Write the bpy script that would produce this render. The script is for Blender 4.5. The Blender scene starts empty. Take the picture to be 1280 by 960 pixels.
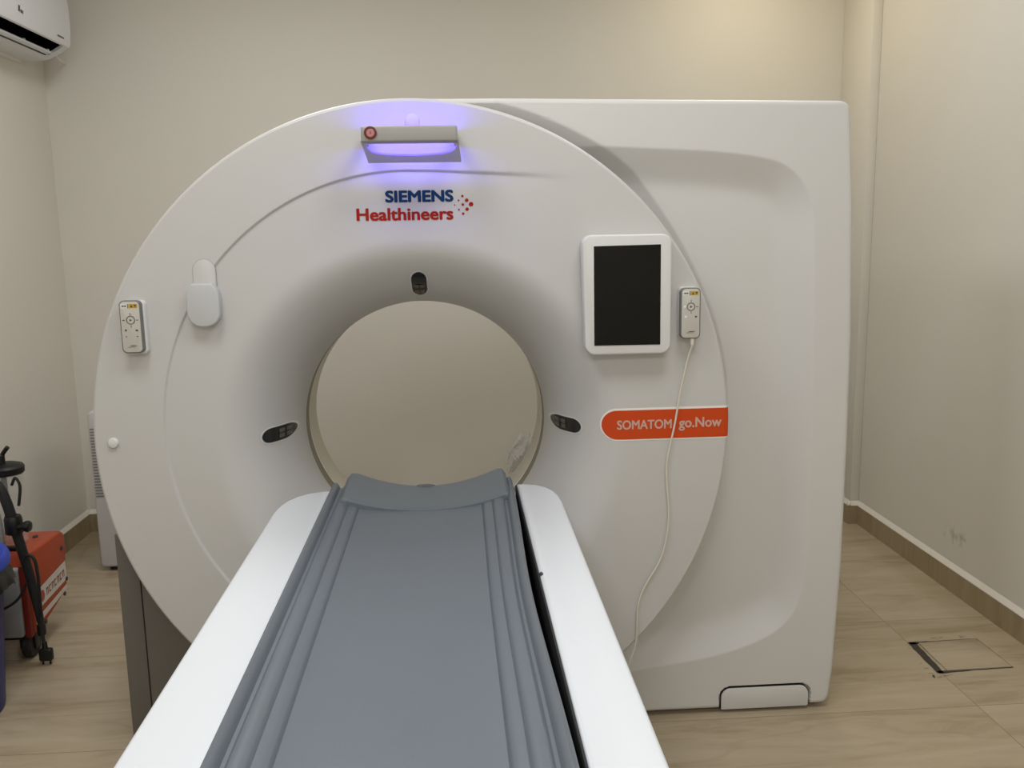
import bpy, bmesh, math, random
import numpy as np
from mathutils import Vector, Matrix

random.seed(7)
SC = bpy.context.scene
COL = SC.collection
PI = math.pi

# ------------------------------------------------------------------ materials
def new_mat(name, col, rough=0.5, metal=0.0, spec=0.5, coat=0.0, noise=0.0, nscale=60.0, bump=0.0, bscale=300.0):
    m = bpy.data.materials.new(name); m.use_nodes = True
    nt = m.node_tree; b = nt.nodes['Principled BSDF']
    b.inputs['Base Color'].default_value = (*col, 1)
    b.inputs['Roughness'].default_value = rough
    b.inputs['Metallic'].default_value = metal
    b.inputs['Specular IOR Level'].default_value = spec
    b.inputs['Coat Weight'].default_value = coat
    tc = nt.nodes.new('ShaderNodeTexCoord')
    if noise > 0:
        n = nt.nodes.new('ShaderNodeTexNoise'); n.inputs['Scale'].default_value = nscale; n.inputs['Detail'].default_value = 5
        nt.links.new(tc.outputs['Object'], n.inputs['Vector'])
        mx = nt.nodes.new('ShaderNodeMix'); mx.data_type = 'RGBA'
        mx.inputs[6].default_value = (*[c * (1 - noise) for c in col], 1)
        mx.inputs[7].default_value = (*[min(1, c * (1 + noise)) for c in col], 1)
        nt.links.new(n.outputs['Fac'], mx.inputs[0]); nt.links.new(mx.outputs[2], b.inputs['Base Color'])
    if bump > 0:
        n2 = nt.nodes.new('ShaderNodeTexNoise'); n2.inputs['Scale'].default_value = bscale; n2.inputs['Detail'].default_value = 3
        nt.links.new(tc.outputs['Object'], n2.inputs['Vector'])
        bp = nt.nodes.new('ShaderNodeBump'); bp.inputs['Strength'].default_value = bump; bp.inputs['Distance'].default_value = 0.001
        nt.links.new(n2.outputs['Fac'], bp.inputs['Height']); nt.links.new(bp.outputs['Normal'], b.inputs['Normal'])
    return m

def emit_mat(name, col, strength):
    m = bpy.data.materials.new(name); m.use_nodes = True
    b = m.node_tree.nodes['Principled BSDF']
    b.inputs['Base Color'].default_value = (*col, 1)
    b.inputs['Emission Color'].default_value = (*col, 1)
    b.inputs['Emission Strength'].default_value = strength
    return m

M = {}
M['wall'] = new_mat('cream wall paint', (0.70, 0.67, 0.60), 0.75, noise=0.02, nscale=3, bump=0.15, bscale=120, spec=0.3)
M['ceiling'] = new_mat('white ceiling paint', (0.80, 0.78, 0.73), 0.85, noise=0.01, nscale=4)
M['skirt_cap'] = new_mat('pale skirting edge', (0.80, 0.76, 0.68), 0.5, noise=0.03, nscale=40)
M['white'] = new_mat('warm white gantry plastic', (0.565, 0.557, 0.540), 0.40, noise=0.008, nscale=4, spec=0.4)
M['white2'] = new_mat('warm white housing plastic', (0.64, 0.632, 0.615), 0.42, noise=0.008, nscale=4, spec=0.4)
M['tablewhite'] = new_mat('white table shell plastic', (0.745, 0.775, 0.815), 0.35, noise=0.006, nscale=8, spec=0.4)
M['bezel'] = new_mat('white device plastic', (0.68, 0.68, 0.67), 0.35, noise=0.006, nscale=20)
M['capgrey'] = new_mat('pale grey hook plastic', (0.52, 0.53, 0.53), 0.45, noise=0.01, nscale=20)
M['base'] = new_mat('dark grey base sheet metal', (0.145, 0.135, 0.12), 0.55, noise=0.04, nscale=200)
M['black'] = new_mat('black plastic', (0.006, 0.006, 0.006), 0.45, noise=0.1, nscale=30)
M['blackrubber'] = new_mat('black rubber', (0.018, 0.018, 0.018), 0.7, noise=0.15, nscale=60)
M['glass'] = new_mat('black display glass', (0.003, 0.003, 0.003), 0.12, noise=0.01, spec=0.3)
M['window'] = new_mat('smoked laser window', (0.012, 0.013, 0.012), 0.18, noise=0.05, nscale=90)
M['windowin'] = new_mat('olive laser optics', (0.10, 0.095, 0.075), 0.4, noise=0.1, nscale=90)
M['ring'] = new_mat('grey green scan ring', (0.235, 0.215, 0.155), 0.5, noise=0.02, nscale=30)
M['seam'] = new_mat('grey seam', (0.42, 0.41, 0.38), 0.6, noise=0.02)
M['bore'] = new_mat('cream bore lining', (0.70, 0.67, 0.58), 0.45, noise=0.01, nscale=30)
M['vinyl'] = new_mat('grey padded vinyl', (0.138, 0.158, 0.185), 0.42, noise=0.03, nscale=9, bump=0.25, bscale=500, spec=0.45)
M['vinyl2'] = new_mat('grey head end vinyl', (0.143, 0.166, 0.187), 0.45, noise=0.02, nscale=9, bump=0.2, bscale=500)
M['bargrey'] = new_mat('warm grey bar plastic', (0.33, 0.32, 0.30), 0.45, noise=0.02, nscale=60)
M['lipgrey'] = new_mat('light grey bracket plastic', (0.42, 0.41, 0.41), 0.45, noise=0.02, nscale=60)
def frosted(name, col, k):
    m = new_mat(name, col, 0.5, noise=0.02, nscale=60); nt = m.node_tree
    b = nt.nodes['Principled BSDF']; out = nt.nodes['Material Output']
    t = nt.nodes.new('ShaderNodeBsdfTranslucent'); t.inputs['Color'].default_value = (*col, 1)
    mx = nt.nodes.new('ShaderNodeMixShader'); mx.inputs[0].default_value = k
    nt.links.new(b.outputs[0], mx.inputs[1]); nt.links.new(t.outputs[0], mx.inputs[2]); nt.links.new(mx.outputs[0], out.inputs['Surface'])
    return m
M['frosted'] = frosted('frosted bracket plastic', (0.62, 0.61, 0.62), 0.45)
M['led'] = emit_mat('violet light strip', (0.085, 0.035, 1.0), 30.0)
M['teal'] = new_mat('blue lettering', (0.0, 0.036, 0.135), 0.55, noise=0.02, spec=0.2)
M['redprint'] = new_mat('red lettering', (0.36, 0.010, 0.004), 0.55, noise=0.02, spec=0.2)
M['orange'] = new_mat('orange stripe vinyl', (0.58, 0.062, 0.008), 0.5, noise=0.02, nscale=20, spec=0.25)
M['stripeborder'] = new_mat('pale stripe border', (0.86, 0.83, 0.78), 0.5, noise=0.01)
M['palepink'] = new_mat('pale stripe lettering', (0.62, 0.38, 0.31), 0.5, noise=0.02)
M['stopred'] = new_mat('dark red button ring', (0.12, 0.008, 0.01), 0.4, noise=0.05)
M['stoppink'] = new_mat('dusty pink button', (0.46, 0.20, 0.19), 0.45, noise=0.05)
M['rim'] = new_mat('dark grey remote rim', (0.16, 0.155, 0.145), 0.4, noise=0.03)
M['face'] = new_mat('light remote face', (0.55, 0.53, 0.48), 0.4, noise=0.02, nscale=50)
M['print'] = new_mat('dark symbol print', (0.05, 0.05, 0.045), 0.5, noise=0.05)
M['yellow'] = new_mat('yellow warning label', (0.50, 0.33, 0.03), 0.5, noise=0.05)
M['bluelight'] = new_mat('pale blue button', (0.72, 0.78, 0.90), 0.4, noise=0.02)
M['acwhite'] = new_mat('air conditioner white plastic', (0.72, 0.72, 0.73), 0.35, noise=0.006, nscale=9)
M['acgrey'] = new_mat('grey flap plastic', (0.40, 0.40, 0.40), 0.45, noise=0.02)
M['purifier'] = new_mat('white appliance plastic', (0.62, 0.60, 0.61), 0.4, noise=0.006, nscale=9)
M['groove_shade'] = new_mat('painted groove shade', (0.20, 0.20, 0.205), 0.5, noise=0.02)
M['machine'] = new_mat('orange powder coat', (0.42, 0.060, 0.016), 0.5, noise=0.04, nscale=30)
M['machinered'] = new_mat('red edge trim', (0.19, 0.015, 0.008), 0.5, noise=0.04, nscale=30)
M['panelgrey'] = new_mat('pale grey panel', (0.36, 0.36, 0.36), 0.5, noise=0.02, nscale=30)
M['labelwhite'] = new_mat('white printed label', (0.66, 0.63, 0.58), 0.5, noise=0.02, nscale=30)
M['binblue'] = new_mat('blue bin plastic', (0.02, 0.028, 0.20), 0.45, noise=0.05, nscale=20)
M['binlid'] = new_mat('bright blue rim plastic', (0.03, 0.07, 0.48), 0.45, noise=0.05, nscale=20)
M['binbag'] = new_mat('black bin bag film', (0.010, 0.011, 0.011), 0.4, noise=0.2, nscale=30)
M['cable'] = new_mat('off white cable', (0.68, 0.64, 0.54), 0.45, noise=0.02)
M['gap'] = new_mat('dark open joint', (0.05, 0.043, 0.033), 0.9, noise=0.3, nscale=40)
M['void'] = new_mat('dark outlet interior', (0.002, 0.002, 0.002), 1.0, spec=0.0, noise=0.1)
M['fadedred'] = new_mat('faded red print', (0.38, 0.09, 0.065), 0.5, noise=0.05)
M['hose'] = new_mat('grey hose', (0.34, 0.34, 0.33), 0.45, noise=0.03)

def glassy(name, tint, alpha):
    m = bpy.data.materials.new(name); m.use_nodes = True
    nt = m.node_tree; b = nt.nodes['Principled BSDF']
    b.inputs['Base Color'].default_value = (*tint, 1); b.inputs['Roughness'].default_value = 0.15
    b.inputs['Alpha'].default_value = alpha
    n = nt.nodes.new('ShaderNodeTexNoise'); n.inputs['Scale'].default_value = 25
    mr = nt.nodes.new('ShaderNodeMapRange'); mr.inputs[3].default_value = alpha * 0.7; mr.inputs[4].default_value = alpha * 1.3
    nt.links.new(n.outputs['Fac'], mr.inputs[0]); nt.links.new(mr.outputs[0], b.inputs['Alpha'])
    return m
M['jar'] = glassy('clear jar plastic', (0.80, 0.80, 0.76), 0.14)
M['film'] = glassy('clear plastic film', (0.72, 0.74, 0.76), 0.42)

def math_node(nt, op, a, b=None, c=None):
    n = nt.nodes.new('ShaderNodeMath'); n.operation = op
    for i, v in enumerate((a, b, c)):
        if v is None: continue
        if isinstance(v, (int, float)): n.inputs[i].default_value = v
        else: nt.links.new(v, n.inputs[i])
    return n.outputs[0]

def stone_mat(name, vein_axis='x', grout=True, base=(0.43, 0.35, 0.238), dark=(0.315, 0.243, 0.150), light=(0.485, 0.405, 0.29), rough=0.2):
    """polished beige vein-cut stone tiles, 60 cm, with thin dark joints"""
    m = bpy.data.materials.new(name); m.use_nodes = True
    nt = m.node_tree; b = nt.nodes['Principled BSDF']
    tc = nt.nodes.new('ShaderNodeTexCoord')
    sep = nt.nodes.new('ShaderNodeSeparateXYZ'); nt.links.new(tc.outputs['Object'], sep.inputs[0])
    x, y, z = sep.outputs
    tx = math_node(nt, 'DIVIDE', math_node(nt, 'SUBTRACT', x, 1.541), 1.2)
    ty = math_node(nt, 'DIVIDE', math_node(nt, 'SUBTRACT', y, 3.025), 0.6)
    ix = math_node(nt, 'FLOOR', tx); iy = math_node(nt, 'FLOOR', ty)
    comb = nt.nodes.new('ShaderNodeCombineXYZ')
    nt.links.new(ix, comb.inputs[0]); nt.links.new(iy, comb.inputs[1])
    wn = nt.nodes.new('ShaderNodeTexWhiteNoise'); wn.noise_dimensions = '3D'
    nt.links.new(comb.outputs[0], wn.inputs['Vector'])
    # vein field: stretched noise, rotated ~12 degrees, shifted per tile
    mp = nt.nodes.new('ShaderNodeMapping')
    nt.links.new(tc.outputs['Object'], mp.inputs['Vector'])
    if vein_axis == 'x':
        mp.inputs['Rotation'].default_value = (0, 0, math.radians(-31)); mp.inputs['Scale'].default_value = (0.95, 5.6, 1)
    else:
        mp.inputs['Scale'].default_value = (14, 14, 1.0)
    add = nt.nodes.new('ShaderNodeVectorMath'); add.operation = 'MULTIPLY_ADD'
    nt.links.new(wn.outputs['Color'], add.inputs[0]); add.inputs[1].default_value = (9, 9, 9)
    nt.links.new(mp.outputs[0], add.inputs[2])
    n1 = nt.nodes.new('ShaderNodeTexNoise'); n1.inputs['Scale'].default_value = 1.6; n1.inputs['Detail'].default_value = 7; n1.inputs['Roughness'].default_value = 0.67; n1.inputs['Distortion'].default_value = 0.5
    nt.links.new(add.outputs[0], n1.inputs['Vector'])
    n2 = nt.nodes.new('ShaderNodeTexNoise'); n2.inputs['Scale'].default_value = 0.8; n2.inputs['Detail'].default_value = 4; n2.inputs['Distortion'].default_value = 0.35
    nt.links.new(add.outputs[0], n2.inputs['Vector'])
    r1 = nt.nodes.new('ShaderNodeValToRGB')
    e = r1.color_ramp.elements
    e[0].position = 0.30; e[0].color = (*dark, 1); e[1].position = 0.66; e[1].color = (*light, 1)
    mid = e.new(0.46); mid.color = (*base, 1)
    nt.links.new(n1.outputs['Fac'], r1.inputs[0])
    # thin sharper veins where n2 crosses 0.5
    v = math_node(nt, 'ABSOLUTE', math_node(nt, 'SUBTRACT', n2.outputs['Fac'], 0.5))
    vr = nt.nodes.new('ShaderNodeMapRange'); vr.inputs[1].default_value = 0.0; vr.inputs[2].default_value = 0.016; vr.inputs[3].default_value = 0.28; vr.inputs[4].default_value = 0.0
    nt.links.new(v, vr.inputs[0])
    mx = nt.nodes.new('ShaderNodeMix'); mx.data_type = 'RGBA'
    nt.links.new(vr.outputs[0], mx.inputs[0]); nt.links.new(r1.outputs[0], mx.inputs[6]); mx.inputs[7].default_value = (*dark, 1)
    out = mx.outputs[2]
    if grout:
        fx = math_node(nt, 'FRACT', tx); fy = math_node(nt, 'FRACT', ty)
        dx = math_node(nt, 'MINIMUM', fx, math_node(nt, 'SUBTRACT', 1.0, fx))
        dy = math_node(nt, 'MINIMUM', fy, math_node(nt, 'SUBTRACT', 1.0, fy))
        d = math_node(nt, 'MINIMUM', math_node(nt, 'MULTIPLY', dx, 1.2), math_node(nt, 'MULTIPLY', dy, 0.6))
        g = math_node(nt, 'LESS_THAN', d, 0.0012)
        mg = nt.nodes.new('ShaderNodeMix'); mg.data_type = 'RGBA'
        nt.links.new(g, mg.inputs[0]); nt.links.new(out, mg.inputs[6]); mg.inputs[7].default_value = (0.24, 0.185, 0.115, 1)
        out = mg.outputs[2]
    nt.links.new(out, b.inputs['Base Color'])
    b.inputs['Roughness'].default_value = rough
    b.inputs['Specular IOR Level'].default_value = 0.4
    return m
M['floor'] = stone_mat('polished beige stone tiles')
M['lidtile'] = stone_mat('beige stone lid', grout=False)
M['skirt'] = stone_mat('brown stone skirting', vein_axis='z', grout=False, base=(0.33, 0.255, 0.155), dark=(0.27, 0.20, 0.115), light=(0.37, 0.29, 0.185), rough=0.35)

def scuffed_wall():
    m = M['wall'].copy(); m.name = 'cream wall paint with scuffs'
    nt = m.node_tree; b = nt.nodes['Principled BSDF']
    src = b.inputs['Base Color'].links[0].from_socket
    tc = [n for n in nt.nodes if n.type == 'TEX_COORD'][0]
    sep = nt.nodes.new('ShaderNodeSeparateXYZ'); nt.links.new(tc.outputs['Object'], sep.inputs[0])
    # a faint grey smudge low on the wall
    dy = math_node(nt, 'DIVIDE', math_node(nt, 'SUBTRACT', sep.outputs[1], 3.26), 0.11)
    dz = math_node(nt, 'DIVIDE', math_node(nt, 'SUBTRACT', sep.outputs[2], 0.22), 0.06)
    d = math_node(nt, 'SQRT', math_node(nt, 'ADD', math_node(nt, 'MULTIPLY', dy, dy), math_node(nt, 'MULTIPLY', dz, dz)))
    n = nt.nodes.new('ShaderNodeTexNoise'); n.inputs['Scale'].default_value = 24; n.inputs['Detail'].default_value = 4
    nt.links.new(tc.outputs['Object'], n.inputs['Vector'])
    k = nt.nodes.new('ShaderNodeMapRange'); k.inputs[1].default_value = 0.5; k.inputs[2].default_value = 0.72
    nt.links.new(n.outputs['Fac'], k.inputs[0])
    f = nt.nodes.new('ShaderNodeMapRange'); f.inputs[1].default_value = 1.0; f.inputs[2].default_value = 0.5; f.inputs[3].default_value = 0; f.inputs[4].default_value = 0.75
    nt.links.new(d, f.inputs[0])
    fac = math_node(nt, 'MULTIPLY', k.outputs[0], f.outputs[0])
    mx = nt.nodes.new('ShaderNodeMix'); mx.data_type = 'RGBA'
    nt.links.new(fac, mx.inputs[0]); nt.links.new(src, mx.inputs[6]); mx.inputs[7].default_value = (0.36, 0.35, 0.31, 1)
    nt.links.new(mx.outputs[2], b.inputs['Base Color'])
    return m
M['wallscuff'] = scuffed_wall()

# ------------------------------------------------------------------ object helpers
def thing(name, label, cat, loc, group=None):
    o = bpy.data.objects.new(name, None); COL.objects.link(o); o.location = loc
    o.empty_display_size = 0.05
    o['label'] = label; o['category'] = cat
    if group: o['group'] = group
    return o

def world_loc(o):
    v = Vector((0, 0, 0))
    while o is not None:
        v += o.location; o = o.parent
    return v

def finish(name, me, mat, parent=None, angle=35, label=None):
    """link a mesh whose vertices are in room coordinates as one object"""
    o = bpy.data.objects.new(name, me); COL.objects.link(o)
    if mat is not None: me.materials.append(mat)
    if angle:
        me.shade_smooth(); me.set_sharp_from_angle(angle=math.radians(angle))
    if parent is not None:
        w = world_loc(parent)
        me.transform(Matrix.Translation(-w)); o.parent = parent
    if label: o['label'] = label
    return o

def obj(name, bm, mat, parent=None, angle=35, label=None):
    bmesh.ops.recalc_face_normals(bm, faces=bm.faces[:])
    me = bpy.data.meshes.new(name); bm.to_mesh(me); bm.free()
    return finish(name, me, mat, parent, angle, label)

def grid_obj(name, V, F, mat, parent=None, angle=35, label=None):
    me = bpy.data.meshes.new(name); me.from_pydata([tuple(map(float, v)) for v in V], [], F); me.update()
    return finish(name, me, mat, parent, angle, label)

def tag(o, label=None, cat=None, group=None, kind=None):
    if label: o['label'] = label
    if cat: o['category'] = cat
    if group: o['group'] = group
    if kind: o['kind'] = kind
    return o

def add_box(bm, x0, x1, y0, y1, z0, z1, bev=0.0, seg=3):
    b2 = bmesh.new()
    bmesh.ops.create_cube(b2, size=1)
    bmesh.ops.transform(b2, matrix=Matrix.Translation(((x0+x1)/2, (y0+y1)/2, (z0+z1)/2)) @ Matrix.Diagonal((x1-x0, y1-y0, z1-z0, 1)), verts=b2.verts)
    if bev > 0:
        bmesh.ops.bevel(b2, geom=b2.edges[:], offset=bev, segments=seg, affect='EDGES', profile=0.5)
    merge(bm, b2)

def merge(bm, b2):
    me = bpy.data.meshes.new('tmp'); b2.to_mesh(me); b2.free(); bm.from_mesh(me); bpy.data.meshes.remove(me)

def add_prism(bm, poly, axis, a0, a1, bev=0.0, seg=3, both=False):
    """poly: 2-D outline; axis 'y' -> poly is (x,z); 'z' -> (x,y); 'x' -> (y,z). bevel on the a0 cap edges (and a1 when both)"""
    def p3(u, v, a):
        return {'y': (u, a, v), 'z': (u, v, a), 'x': (a, u, v)}[axis]
    b2 = bmesh.new()
    A = [b2.verts.new(p3(u, v, a0)) for u, v in poly]; B = [b2.verts.new(p3(u, v, a1)) for u, v in poly]
    n = len(poly)
    f0 = b2.faces.new(A); f1 = b2.faces.new(B[::-1])
    for i in range(n):
        b2.faces.new((A[i], B[i], B[(i+1) % n], A[(i+1) % n]))
    bmesh.ops.recalc_face_normals(b2, faces=b2.faces[:])
    if bev > 0:
        ed = list(f0.edges) + (list(f1.edges) if both else [])
        bmesh.ops.bevel(b2, geom=ed, offset=bev, segments=seg, affect='EDGES', profile=0.5)
    merge(bm, b2)

def rrect(x0, x1, z0, z1, r, n=6, rr=None):
    """rounded rectangle outline, ccw; rr = (bl, br, tr, tl) radii"""
    rr = rr or (r, r, r, r)
    out = []
    for (cx, cz, a0, q) in ((x0+rr[0], z0+rr[0], PI, rr[0]), (x1-rr[1], z0+rr[1], 1.5*PI, rr[1]), (x1-rr[2], z1-rr[2], 0, rr[2]), (x0+rr[3], z1-rr[3], 0.5*PI, rr[3])):
        if q <= 0: out.append((cx, cz)); continue
        for i in range(n+1):
            a = a0 + i/n*PI/2; out.append((cx+q*math.cos(a), cz+q*math.sin(a)))
    return out

def catmull(pts, k=8, closed=False):
    P = [Vector(p) for p in pts]; n = len(P); out = []
    rng = range(n) if closed else range(n-1)
    for i in rng:
        p0 = P[(i-1) % n] if closed or i > 0 else P[0]*2-P[1]
        p1 = P[i]; p2 = P[(i+1) % n]
        p3 = P[(i+2) % n] if closed or i+2 < n else P[-1]*2-P[-2]
        for j in range(k):
            t = j/k
            out.append(0.5*((2*p1)+(p2-p0)*t+(2*p0-5*p1+4*p2-p3)*t*t+(3*p1-p0-3*p2+p3)*t*t*t))
    if not closed: out.append(P[-1])
    return out

def add_tube(bm, pts, r, seg=10, smooth=6, radii=None):
    P = catmull(pts, smooth) if smooth else [Vector(p) for p in pts]
    n = len(P)
    if radii is not None:
        R = [float(np.interp(i/(n-1), np.linspace(0, 1, len(radii)), radii)) for i in range(n)]
    else: R = [r]*n
    up = Vector((0.12, 0.31, 0.94)).normalized(); prev = None; loops = []
    for i in range(n):
        t = (P[min(i+1, n-1)]-P[max(i-1, 0)]).normalized()
        u = (up - t*up.dot(t))
        if u.length < 1e-3: u = Vector((1, 0, 0)) - t*t.x
        if prev is not None:
            u = prev - t*prev.dot(t)
        u.normalize(); prev = u; w = t.cross(u)
        loops.append([bm.verts.new(P[i]+R[i]*(math.cos(2*PI*j/seg)*u+math.sin(2*PI*j/seg)*w)) for j in range(seg)])
    for a, b in zip(loops, loops[1:]):
        for j in range(seg): bm.faces.new((a[j], a[(j+1) % seg], b[(j+1) % seg], b[j]))
    bm.faces.new(loops[0][::-1]); bm.faces.new(loops[-1])

def add_lathe(bm, prof, c, axis='z', seg=32, cap=True):
    """prof: (radius, height) along axis from centre c"""
    loops = []
    for r, h in prof:
        L = []
        for j in range(seg):
            a = 2*PI*j/seg; u, v = r*math.cos(a), r*math.sin(a)
            p = {'z': (c[0]+u, c[1]+v, c[2]+h), 'y': (c[0]+u, c[1]+h, c[2]+v), 'x': (c[0]+h, c[1]+u, c[2]+v)}[axis]
            L.append(bm.verts.new(p))
        loops.append(L)
    for a, b in zip(loops, loops[1:]):
        for j in range(seg): bm.faces.new((a[j], a[(j+1) % seg], b[(j+1) % seg], b[j]))
    if cap:
        bm.faces.new(loops[0][::-1]); bm.faces.new(loops[-1])

def text_bm(s, x0, x1, zb, cap, yfun, bold=0.0, slope=0.0):
    """lettering fitted between x0 and x1 on baseline zb with capital height cap, laid on the surface yfun(x,z)"""
    cu = bpy.data.curves.new('t', 'FONT'); cu.body = s; cu.size = 1; cu.resolution_u = 4
    o = bpy.data.objects.new('t', cu); COL.objects.link(o)
    cu2 = bpy.data.curves.new('t2', 'FONT'); cu2.body = 'H'; cu2.size = 1
    o2 = bpy.data.objects.new('t2', cu2); COL.objects.link(o2)
    dg = bpy.context.evaluated_depsgraph_get()
    def mesh_of(q): return bpy.data.meshes.new_from_object(q.evaluated_get(dg))
    me, mh = mesh_of(o), mesh_of(o2)
    ch = max(v.co.y for v in mh.vertices)
    xs = [v.co.x for v in me.vertices]; a, b = min(xs), max(xs)
    for v in me.vertices:
        X = x0+(v.co.x-a)/(b-a)*(x1-x0); Z = zb+v.co.y/ch*cap+slope*(X-x0)
        v.co = (X, yfun(X, Z), Z)
    bm = bmesh.new()
    sh = [(0, 0)] if not bold else [(0, 0), (-1, 0), (1, 0), (-.5, .7), (.5, .7), (-.5, -.7), (.5, -.7)]
    for q, (a_, b_) in enumerate(sh):
        m2 = me.copy(); m2.transform(Matrix.Translation((a_*bold*cap, -0.00006*q, b_*bold*cap))); bm.from_mesh(m2); bpy.data.meshes.remove(m2)
    for q in (o, o2): bpy.data.objects.remove(q)
    bpy.data.meshes.remove(me); bpy.data.meshes.remove(mh)
    return bm

# ------------------------------------------------------------------ camera
f, pitch, yaw, roll = 1128.2, math.radians(9.715), math.radians(3.566), math.radians(0.9915)
fwd = Vector((math.sin(yaw)*math.cos(pitch), math.cos(yaw)*math.cos(pitch), -math.sin(pitch)))
r0 = Vector((math.cos(yaw), -math.sin(yaw), 0)); d0 = fwd.cross(r0)
rt = math.cos(roll)*r0+math.sin(roll)*d0; dn = -math.sin(roll)*r0+math.cos(roll)*d0
cam = bpy.data.cameras.new('camera'); cam.sensor_width = 36; cam.lens = f*36/1280; cam.clip_start = 0.02
co = bpy.data.objects.new('camera', cam); COL.objects.link(co)
mw = Matrix(((rt.x, -dn.x, -fwd.x, 0), (rt.y, -dn.y, -fwd.y, 0), (rt.z, -dn.z, -fwd.z, 1.44), (0, 0, 0, 1)))
co.matrix_world = mw
SC.camera = co

# ------------------------------------------------------------------ room
XL, XR, YB, YF, ZC = -1.835, 1.935, 4.42, -2.2, 2.80
def shell(name, x0, x1, y0, y1, z0, z1, mat):
    bm = bmesh.new(); add_box(bm, x0, x1, y0, y1, z0, z1)
    o = obj(name, bm, mat, angle=0); o['kind'] = 'structure'; return o
shell('floor', XL-.15, XR+.15, YF-.15, YB+.15, -.12, 0, M['floor'])
shell('ceiling', XL-.15, XR+.15, YF-.15, YB+.15, ZC, ZC+.12, M['ceiling'])
shell('wall_left', XL-.15, XL, YF-.15, YB+.15, 0, ZC, M['wall'])
shell('wall_right', XR, XR+.15, YF-.15, YB+.15, 0, ZC, M['wallscuff'])
shell('wall_back', XL, XR, YB, YB+.15, 0, ZC, M['wall'])
shell('wall_front', XL, XR, YF-.15, YF, 0, ZC, M['wall'])
# narrow boxed-in pipe column in the far right corner
bm = bmesh.new(); add_box(bm, 1.891, XR, 4.11, YB, 0, ZC, 0.003, 2)
o = obj('trim_1', bm, M['wall']); o['kind'] = 'structure'
def cap_wedge(bm, wall, front, axis, a0, a1):
    add_prism(bm, [(wall, .091), (wall, .113), (front, .094), (front, .091)], axis, a0, a1)
def skirting(name, x0, x1, y0, y1, wall, front, axis):
    bm = bmesh.new(); add_box(bm, x0, x1, y0, y1, 0, 0.091)
    s = obj(name, bm, M['skirt'], angle=0); s['kind'] = 'structure'
    bm = bmesh.new(); cap_wedge(bm, wall, front, axis, *((y0, y1) if axis == 'y' else (x0, x1)))
    obj('top_edge', bm, M['skirt_cap'], s, angle=0, label='pale mortar edge')
skirting('baseboard_left', XL, XL+.012, YF, YB, XL, XL+.0125, 'y')
skirting('baseboard_right', XR-.012, XR, YF, 4.098, XR, XR-.0125, 'y')
skirting('baseboard_back', XL+.012, 1.879, YB-.012, YB, YB, YB-.0125, 'x')
bm = bmesh.new(); add_box(bm, 1.879, XR, 4.098, 4.11, 0, .091); add_box(bm, 1.879, 1.891, 4.11, YB, 0, .091)
s = obj('trim_2', bm, M['skirt'], angle=0); s['kind'] = 'structure'
bm = bmesh.new(); cap_wedge(bm, 4.11, 4.0975, 'x', 1.879, XR); cap_wedge(bm, 1.891, 1.8785, 'y', 4.0975, YB)
obj('top_edge', bm, M['skirt_cap'], s, angle=0, label='pale mortar edge')

# ------------------------------------------------------------------ gantry
DX, DZ, RX, RZ = -0.1054, 0.911, 0.832, 0.855       # front disc ellipse
BX, BZ, BR = -0.094, 0.884, 0.355                   # bore
YD = 2.33                                           # disc face
RDX, RDZ, RRX, RRZ = -0.1128, 0.9309, 0.6424, 0.659 # raised outer ring edge
def smooth01(t): 
    t = np.clip(t, 0, 1); return t*t*(3-2*t)
def surf(x, z):
    """front face of the disc: flat ring, small step, flare into the bore"""
    x = np.asarray(x, float); z = np.asarray(z, float)
    d = np.hypot(x-BX, z-BZ); a, b = 0.185, 0.33
    u = np.clip((BR+a-d)/a, 0, 1)
    fl = b*(1-np.sqrt(np.maximum(0, 1-u*u)))
    # step: signed distance outwards of the ring edge
    th = np.arctan2((z-RDZ)/RRZ, (x-RDX)/RRX)
    k = np.hypot((x-RDX)/RRX, (z-RDZ)/RRZ)
    sd = (k-1)*0.65
    top = z-(1.5895-0.045*np.maximum(0, x+0.07)-0.03*np.maximum(0, x+0.07)**2)
    sd = np.where((x > -0.07) & (z > RDZ), top, sd)
    fade = np.where(z > RDZ, 1-smooth01((x-0.06)/0.32), 1-smooth01((x+0.35)/0.5))
    step = 0.0055*fade*(1-smooth01((sd+0.003)/0.006))
    # the sunk field rises back to the face level towards the flare
    return YD+fl+step*np.clip((d-0.36)/0.12, 0, 1)
def sy(off): 
    return lambda x, z: float(surf(x, z))-off

def on_cover(x, z, off):
    """point off the cover surface by off along its normal"""
    e = 0.0015
    gx = float(surf(x+e, z)-surf(x-e, z))/(2*e); gz = float(surf(x, z+e)-surf(x, z-e))/(2*e)
    l = math.sqrt(gx*gx+gz*gz+1)
    return (x+off*gx/l, float(surf(x, z))-off/l, z+off*gz/l)
gantry = thing('ct_scanner_gantry', 'large white medical scanner ring with round bore, violet light and orange stripe', 'medical scanner', (0.07, 2.8, 0))

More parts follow.
